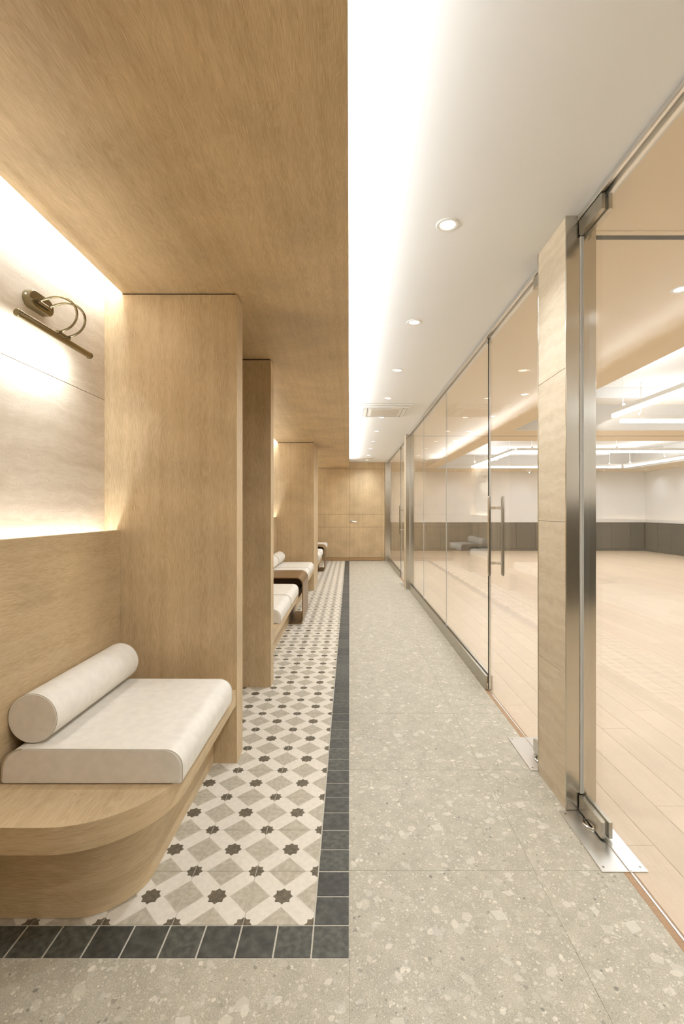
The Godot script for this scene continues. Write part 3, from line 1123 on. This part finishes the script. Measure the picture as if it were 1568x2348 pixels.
func bench(label: String, d0: float, d1: float, rounded: bool, back0: float, back_label: String) -> void:
	var t := thing("bench", label, "bench", Vector3(-0.8, 0, -(d0 + d1) / 2), "built in oak benches")
	var out := plank_outline(-1.0615, -0.526, d0, d1, 0.275 if rounded else 0.0)
	var inn := plank_outline(-1.0615, -0.63, d0 + (0.122 if rounded else 0.0), d1, 0.172 if rounded else 0.0)
	var X := Vector3(1, 0, 0)
	var D := Vector3(0, 0, -1)
	var top := Shape.new()
	add_extrude(top, out, Vector3.ZERO, X, D, Vector3.UP, 0.27, 0.342, false, true, 35.0, false)
	var side := Shape.new()
	add_extrude(side, out, Vector3.ZERO, X, D, Vector3.UP, 0.27, 0.342, true, false)
	var seat := MeshInstance3D.new()
	seat.name = numbered("seat", t)
	seat.mesh = mesh_of([top, side], [M.oak_v, M.oak_h], t.position)
	t.add_child(seat, true)
	var base := Shape.new()
	add_extrude(base, inn, Vector3.ZERO, X, D, Vector3.UP, 0.001, 0.27)
	part("base", base, M.oak_h, t)
	var w := thing("wainscot", back_label, "wainscot", Vector3(-1.07, 0, -(back0 + d1) / 2), "oak backrest panels along the stone wall")
	part("panel", box(-1.081, -1.062, 0.0, 1.083, back0, d1, 0.0012), M.oak_h, w)


func cushion_outline() -> PackedVector2Array:
	var x0 := -1.058
	var x1 := -0.507
	var y0 := 0.3445
	var y1 := 0.447
	var p := PackedVector2Array()
	p.append_array(arc(x1 - 0.008, y0 + 0.008, 0.008, -90, 0, 3))
	p.append_array(arc(x1 - 0.052, y1 - 0.054, 0.052, 0, 88, 12))
	p.append_array(arc(x0 + 0.065, y1 - 0.064, 0.064, 92, 180, 12))
	p.append_array(arc(x0 + 0.008, y0 + 0.008, 0.008, 180, 270, 3))
	return p


func pillow_shape(prof: PackedVector2Array, d0: float, d1: float, bulge: float) -> Shape:
	# outline in (x, y), pulled along the distance, its ends rounded over and slightly domed
	var s := Shape.new()
	var X := Vector3(1, 0, 0)
	var Y := Vector3(0, 1, 0)
	var D := Vector3(0, 0, -1)
	add_extrude(s, prof, Vector3.ZERO, X, Y, D, d0 + 0.0035, d1 - 0.0035, false, false, 50.0)
	var c := Vector2.ZERO
	for p in prof:
		c += p / prof.size()
	var m := prof.size()
	for e in 2:
		var de := d0 if e == 0 else d1
		var sg := 1.0 if e == 0 else -1.0
		var rings := [[1.0, 0.0035], [0.99, 0.001], [0.965, 0.0], [0.6, -bulge * 0.7], [0.0, -bulge]]
		for k in rings.size() - 1:
			for i in m:
				var j := (i + 1) % m
				var q := []
				for z: Array in [[k, i], [k, j], [k + 1, j], [k + 1, i]]:
					var sc: float = rings[z[0]][0]
					var pt := c + (prof[z[1]] - c) * sc
					q.append(Vector3(pt.x, pt.y, -(de + sg * rings[z[0]][1])))
				var outv := Vector3(0, 0, sg)
				var sideN := Vector3(prof[i].x - c.x, prof[i].y - c.y, 0).normalized()
				var w0 := clampf((rings[k][0] - 0.97) * 25.0, 0, 0.75)
				var w1 := clampf((rings[k + 1][0] - 0.97) * 25.0, 0, 0.75)
				var na := (outv * (1 - w0) + sideN * w0).normalized()
				var nb := (outv * (1 - w1) + sideN * w1).normalized()
				s.quadn(q[0], q[1], q[2], q[3], na, na, nb, nb)
	return s


func seam_ring(prof: PackedVector2Array, d: float, r: float) -> Shape:
	var path := PackedVector3Array()
	for p in prof:
		path.append(Vector3(p.x, p.y, -d))
	return add_tube(Shape.new(), path, r, 6, true)


func make_cushion(label: String, d0: float, d1: float) -> Node3D:
	var t := thing("seat_cushion", label, "cushion", Vector3(-0.78, 0.344, -d0), "cream seat cushions on the oak benches")
	var pr := cushion_outline()
	var pad := part("pad", pillow_shape(pr, d0, d1, 0.004), M.leather, t)
	for d: float in [d0 + 0.004, d1 - 0.004]:
		part("seam", seam_ring(pr, d, 0.0016), M.piping, pad)
	return t


func make_bolster(label: String, d0: float, d1: float) -> Node3D:
	var t := thing("bolster", label, "bolster", Vector3(-0.985, 0.447, -d0), "cream bolsters on the oak benches")
	var pr := arc(-0.985, 0.5252, 0.076, 0, 352.5, 47)
	var pad := part("pad", pillow_shape(pr, d0, d1, 0.006), M.leather, t)
	for d: float in [d0 + 0.003, d1 - 0.003]:
		part("seam", seam_ring(pr, d, 0.0013), M.piping, pad)
	return t


func side_table(label: String, d0: float, d1: float) -> void:
	var t := thing("side_table", label, "side table", Vector3(-0.55, 0, -d0), "bent brown tables between the cushions")
	var X := Vector3(1, 0, 0)
	var Y := Vector3(0, 1, 0)
	var D := Vector3(0, 0, -1)
	var th := 0.011
	var xr := -0.478
	var yt := 0.487
	# each bent sheet as an outline, outer line forth and inner line back
	var top := PackedVector2Array([Vector2(-1.055, yt)])
	var ra := 0.075
	top.append_array(_rev(arc(xr - ra, yt - ra, ra, 0, 90, 12)))
	top.append(Vector2(xr, 0.40))
	top.append(Vector2(xr - th, 0.40))
	top.append_array(arc(xr - ra, yt - ra, ra - th, 0, 90, 12))
	top.append(Vector2(-1.055, yt - th))
	part("table_top", add_extrude(Shape.new(), top, Vector3.ZERO, X, Y, D, d0, d1), M.bronze, t)
	var rb := 0.055
	var leg := PackedVector2Array([Vector2(xr, 0.40)])
	leg.append_array(_rev(arc(xr - rb, 0.001 + rb, rb, -90, 0, 10)))
	leg.append(Vector2(-0.625, 0.001))
	leg.append(Vector2(-0.625, 0.001 + th))
	leg.append_array(arc(xr - rb, 0.001 + rb, rb - th, -90, 0, 10))
	leg.append(Vector2(xr - th, 0.40))
	part("leg", add_extrude(Shape.new(), leg, Vector3.ZERO, X, Y, D, d0, d1), M.bronze, t)
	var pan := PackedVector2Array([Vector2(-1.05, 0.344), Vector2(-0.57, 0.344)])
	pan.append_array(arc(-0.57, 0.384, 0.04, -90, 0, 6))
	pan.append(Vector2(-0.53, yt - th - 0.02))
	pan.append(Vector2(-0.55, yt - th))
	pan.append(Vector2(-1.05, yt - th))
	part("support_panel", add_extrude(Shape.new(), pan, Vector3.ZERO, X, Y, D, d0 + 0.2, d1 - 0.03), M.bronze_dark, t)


func _rev(p: PackedVector2Array) -> PackedVector2Array:
	p.reverse()
	return p


func build_booths() -> void:
	bench("oak bench with a rounded end, carrying one cushion and one bolster", 1.2425, 2.204, true, -1.9, "oak backrest panel behind the single cushion and its bolster")
	bench("long oak bench with a brown table in the middle and two cushions on each side", 3.273, 6.979, false, 3.273, "oak backrest panel behind the long bench with the brown table")
	bench("far oak bench ending at the oak end wall", 7.851, BACK - 0.001, false, 7.851, "oak backrest panel behind the far bench at the end wall")
	var c := make_cushion("cream seat cushion alone on the bench with the rounded end", 1.44, 2.056)
	var spots := [
		[3.494, "cream seat cushion half hidden behind the oak partition, its grey end in view"],
		[4.117, "cream seat cushion touching the brown table on the camera side"],
		[5.51, "cream seat cushion just past the first brown table"],
		[6.140, "cream seat cushion under the second bolster, against the deep oak block"],
		[7.925, "cream seat cushion starting behind the deep oak block on the far bench"],
		[8.556, "cream seat cushion just before the second, far table"],
		[9.82, "cream seat cushion just past the second, far table"],
		[10.446, "last cream seat cushion, against the oak end wall"]]
	for s: Array in spots:
		copy_of(c, s[1], Vector3(-0.78, 0.344, -s[0]))
	var b := make_bolster("cream bolster on the bench with the rounded end, its round end facing the camera", 1.476, 2.05)
	for s: Array in [[5.54, "cream bolster above the first table, cut by the oak partition"], [6.145, "second cream bolster of the long bench, against the deep oak block"], [9.82, "cream bolster on the far bench just past the far table"], [10.42, "last cream bolster on the far bench by the end wall"]]:
		copy_of(b, s[1], Vector3(-0.985, 0.447, -s[0]))
	side_table("bent brown side table in the middle of the long bench", 4.905, 5.5)
	side_table("small far bent brown side table on the bench near the end wall", 9.2, 9.8)


func picture_light(label: String, dc: float) -> void:
	var t := thing("wall_lamp", label, "wall lamp", Vector3(WALLX, 1.92, -dc), "brass picture lights on the stone wall")
	var py := 1.919
	var px := WALLX + 0.029
	# back plate, a stadium standing off the wall
	var st := PackedVector2Array()
	st.append_array(arc(0.037, 0, 0.030, -90, 90, 12))
	st.append_array(arc(-0.037, 0, 0.030, 90, 270, 12))
	var bp := Shape.new()
	var o := Vector3(WALLX, py, -dc)
	add_extrude(bp, st, o, Vector3(0, 0, -1), Vector3.UP, Vector3(1, 0, 0), 0.0, 0.027, false, false)
	var inner := PackedVector2Array()
	for p in st:
		inner.append(p - p.normalized() * 0.003)
	add_extrude(bp, inner, o, Vector3(0, 0, -1), Vector3.UP, Vector3(1, 0, 0), 0.0, 0.0295, false, true)
	for i in st.size():
		var j := (i + 1) % st.size()
		var q := [Vector3(0.027, st[i].y, -st[i].x), Vector3(0.027, st[j].y, -st[j].x), Vector3(0.0295, inner[j].y, -inner[j].x), Vector3(0.0295, inner[i].y, -inner[i].x)]
		bp.quad(o + q[0], o + q[1], o + q[2], o + q[3], Vector3(0.8, st[i].y * 18.0, -st[i].x * 8.0).normalized())
	var plate := part("back_plate", bp, M.brass, t)
	var sc := Shape.new()
	add_lathe(sc, PackedVector2Array([Vector2(0, 0.003), Vector2(0.003, 0.002), Vector2(0.004, 0)]), Vector3(WALLX + 0.012, py + 0.006, -dc + 0.066), Vector3(0, 0, 1), 10)
	part("screw", sc, M.steel_bright, plate)
	# the two curved arms
	var tx := -1.034
	var ty := 1.789
	for k: float in [-0.026, 0.026]:
		var path := PackedVector3Array()
		path.append(Vector3(px - 0.004, py - 0.006, -(dc + k)))
		path.append(Vector3(px + 0.012, py + 0.000, -(dc + k)))
		for i in 21:
			var a := deg_to_rad(lerpf(112, -112, i / 20.0))
			path.append(Vector3(-1.040 + 0.072 * cos(a), 1.870 + 0.062 * sin(a), -(dc + k)))
		path.append(Vector3(tx + 0.004, ty + 0.013, -(dc + k)))
		var s := Shape.new()
		add_tube(s, path, 0.0042, 10)
		part("arm", s, M.brass, t)
	var cr := Shape.new()
	add_tube(cr, PackedVector3Array([Vector3(px + 0.006, py - 0.006, -(dc - 0.036)), Vector3(px + 0.006, py - 0.006, -(dc + 0.036))]), 0.006, 12)
	part("crossbar", cr, M.brass, t)
	var c2 := Shape.new()
	add_tube(c2, PackedVector3Array([Vector3(tx + 0.002, ty + 0.016, -(dc - 0.036)), Vector3(tx + 0.002, ty + 0.016, -(dc + 0.036))]), 0.0062, 12)
	part("clamp", c2, M.brass, t)
	# the tube: a brass trough open below, a glowing tube inside
	var d0 := dc - 0.235
	var d1 := dc + 0.177
	var tr := PackedVector2Array()
	tr.append_array(arc(0, 0, 0.0125, -92, 178, 24))
	tr.append_array(_rev(arc(0, 0, 0.0108, -92, 178, 24)))
	var sh := Shape.new()
	add_extrude(sh, tr, Vector3(tx, ty, 0), Vector3(1, 0, 0), Vector3.UP, Vector3(0, 0, -1), d0, d1)
	var shade := part("shade", sh, M.brass, t)
	for d: Array in [[d0 - 0.004, 1.0], [d1 + 0.004, -1.0]]:
		var cp := Shape.new()
		add_lathe(cp, PackedVector2Array([Vector2(0, 0.0), Vector2(0.0105, 0.0), Vector2(0.0130, 0.0025), Vector2(0.0130, 0.008)]), Vector3(tx, ty, -d[0]), Vector3(0, 0, -d[1]), 20)
		part("end_cap", cp, M.brass, shade)
	part("bulb_tube", box(tx - 0.008, tx + 0.002, ty - 0.008, ty + 0.002, d0 + 0.01, d1 - 0.01, 0.002), M.led_warm, t)
	area(t, Vector3(tx - 0.0085, ty - 0.0085, -(d0 + d1) / 2), Vector3(-0.8, -1, 0), Vector2(0.38, 0.012), Vector3(0, 0, -1), 46.0, NEUTRAL)


func make_downlight(label: String, at: Vector3, e: float, group: String) -> Node3D:
	var t := thing("downlight", label, "downlight", at, group)
	var s := Shape.new()
	add_lathe(s, PackedVector2Array([Vector2(0.031, 0.004), Vector2(0.0305, -0.001), Vector2(0.033, -0.0035), Vector2(0.042, -0.0042), Vector2(0.0455, -0.002), Vector2(0.046, 0.0)]), at, Vector3.UP, 32)
	part("trim_ring", s, M.plastic, t)
	var l := Shape.new()
	add_lathe(l, PackedVector2Array([Vector2(0, -0.0022), Vector2(0.02, -0.0018), Vector2(0.031, 0.0)]), at, Vector3.UP, 28)
	for i in l.n.size():
		l.n[i] = Vector3.DOWN
	part("lens", l, M.led, t)
	spot(t, at + Vector3(0, -0.012, 0), e, 74.0, NEUTRAL)
	return t


func build_fittings() -> void:
	picture_light("brass picture light with two curved arms on the stone wall above the single cushion", 1.716)
	picture_light("far brass picture light on the stone wall above the far bench", 10.3)
	# corridor downlights
	var ord := ["eleventh", "second", "third", "fourth", "fifth", "sixth", "seventh", "eighth", "ninth", "tenth"]
	var first := make_downlight("round corridor downlight, largest in view, first of the row", Vector3(0.394, CEIL, -1.913), E_DOWN, "round downlights along the corridor")
	var dd := [2.90, 3.89, 4.855, 5.845, 6.85, 7.85, 8.79, 9.82, 10.74]
	for k in 9:
		copy_of(first, "round corridor downlight, %s of the row counted from the largest" % ord[k + 1], Vector3(0.394, CEIL, -dd[k]))
	for q: Array in [[0.92, "just above the frame of the photograph"], [-0.07, "straight over the viewer"], [-1.06, "behind the viewer, by the oak wall"]]:
		copy_of(first, "round corridor downlight " + q[1], Vector3(0.394, CEIL, -q[0]))
	# studio downlights
	var sp := [[1.72, 2.47, "cut by the picture edge"], [1.72, 3.6, "hidden behind the widest pillar"], [1.727, 4.69, "seen large through the glass door with the pull handle"], [1.738, 5.765, "second past the widest pillar"], [1.727, 6.86, "third past the widest pillar"], [1.727, 7.76, "fourth past the widest pillar"], [1.727, 8.69, "fifth past the widest pillar"], [1.727, 9.65, "sixth past the widest pillar"], [1.727, 10.6, "seventh past the widest pillar"], [1.727, 11.6, "eighth past the widest pillar"], [1.727, 12.6, "last one by the far wall"],
		[5.03, 13.45, "over the far wall, seen beside the tall pull handle"], [3.0, 13.45, "over the far wall, seen through the fixed panes"], [7.2, 13.45, "over the far wall, first to the side of the steel jamb"], [8.28, 13.3, "over the corner of the studio"], [8.3, 12.1, "over the studio side wall"]]
	var s0: Node3D
	for k in sp.size():
		var lab: String = "round studio downlight " + sp[k][2]
		if k == 0:
			s0 = make_downlight(lab, Vector3(sp[k][0], CEIL, -sp[k][1]), E_SDOWN, "round downlights in the studio ceiling")
		else:
			copy_of(s0, lab, Vector3(sp[k][0], CEIL, -sp[k][1]))
	# ceiling cassette
	cassette("white four way air conditioner cassette in the corridor ceiling", 0.09, 0.70, 5.08, 5.72, CEIL)
	var v := thing("ceiling_vent", "small white ceiling vent near the end of the corridor", "vent", Vector3(0.4, CEIL, -10.3))
	part("frame", box(0.26, 0.54, CEIL - 0.008, CEIL, 10.16, 10.44, 0.003), M.plastic, v)
	for k in 5:
		part("slat", box(0.285, 0.515, CEIL - 0.014, CEIL - 0.008, 10.19 + k * 0.046, 10.22 + k * 0.046, 0.002), M.grille, v)
	var sk := thing("sprinkler", "small pendent sprinkler head near the far studio wall", "sprinkler", Vector3(5.1, CEIL, -13.4))
	var b := Shape.new()
	add_lathe(b, PackedVector2Array([Vector2(0.0, -0.1), Vector2(0.035, -0.1), Vector2(0.04, -0.075), Vector2(0.028, -0.05), Vector2(0.012, -0.045), Vector2(0.012, -0.012), Vector2(0.035, -0.008), Vector2(0.036, 0)]), Vector3(5.1, CEIL, -13.4), Vector3.UP, 20)
	part("head", b, M.steel_bright, sk)


func cassette(label: String, x0: float, x1: float, d0: float, d1: float, y: float) -> void:
	var t := thing("air_conditioner", label, "air conditioner", Vector3((x0 + x1) / 2, y, -(d0 + d1) / 2))
	part("panel", box(x0, x1, y - 0.014, y, d0, d1, 0.006), M.plastic, t)
	part("inner_panel", box(x0 + 0.05, x1 - 0.05, y - 0.034, y - 0.013, d0 + 0.05, d1 - 0.05, 0.018), M.plastic, t)
	part("return_grille", box(x0 + 0.15, x1 - 0.15, y - 0.038, y - 0.03, d0 + 0.15, d1 - 0.15, 0.003), M.grille, t)
	var gx := (x0 + x1) / 2
	var gd := (d0 + d1) / 2
	part("grille_frame", box(x0 + 0.135, x1 - 0.135, y - 0.0355, y - 0.033, d0 + 0.135, d1 - 0.135, 0.001), M.plastic, t)
	for s: float in [-1.0, 1.0]:
		var a := gd + s * ((d1 - d0) / 2 - 0.088)
		part("air_slot", box(gx - 0.20, gx + 0.20, y - 0.0346, y - 0.032, a - 0.024, a + 0.024, 0.001), M.gap_light, t)
		part("louver", box(gx - 0.195, gx + 0.195, y - 0.037, y - 0.034, a - 0.020, a + 0.020, 0.0015), M.plastic, t)
		var e := gx + s * ((x1 - x0) / 2 - 0.088)
		part("air_slot", box(e - 0.024, e + 0.024, y - 0.0346, y - 0.032, gd - 0.20, gd + 0.20, 0.001), M.gap_light, t)
		part("louver", box(e - 0.020, e + 0.020, y - 0.037, y - 0.034, gd - 0.195, gd + 0.195, 0.0015), M.plastic, t)
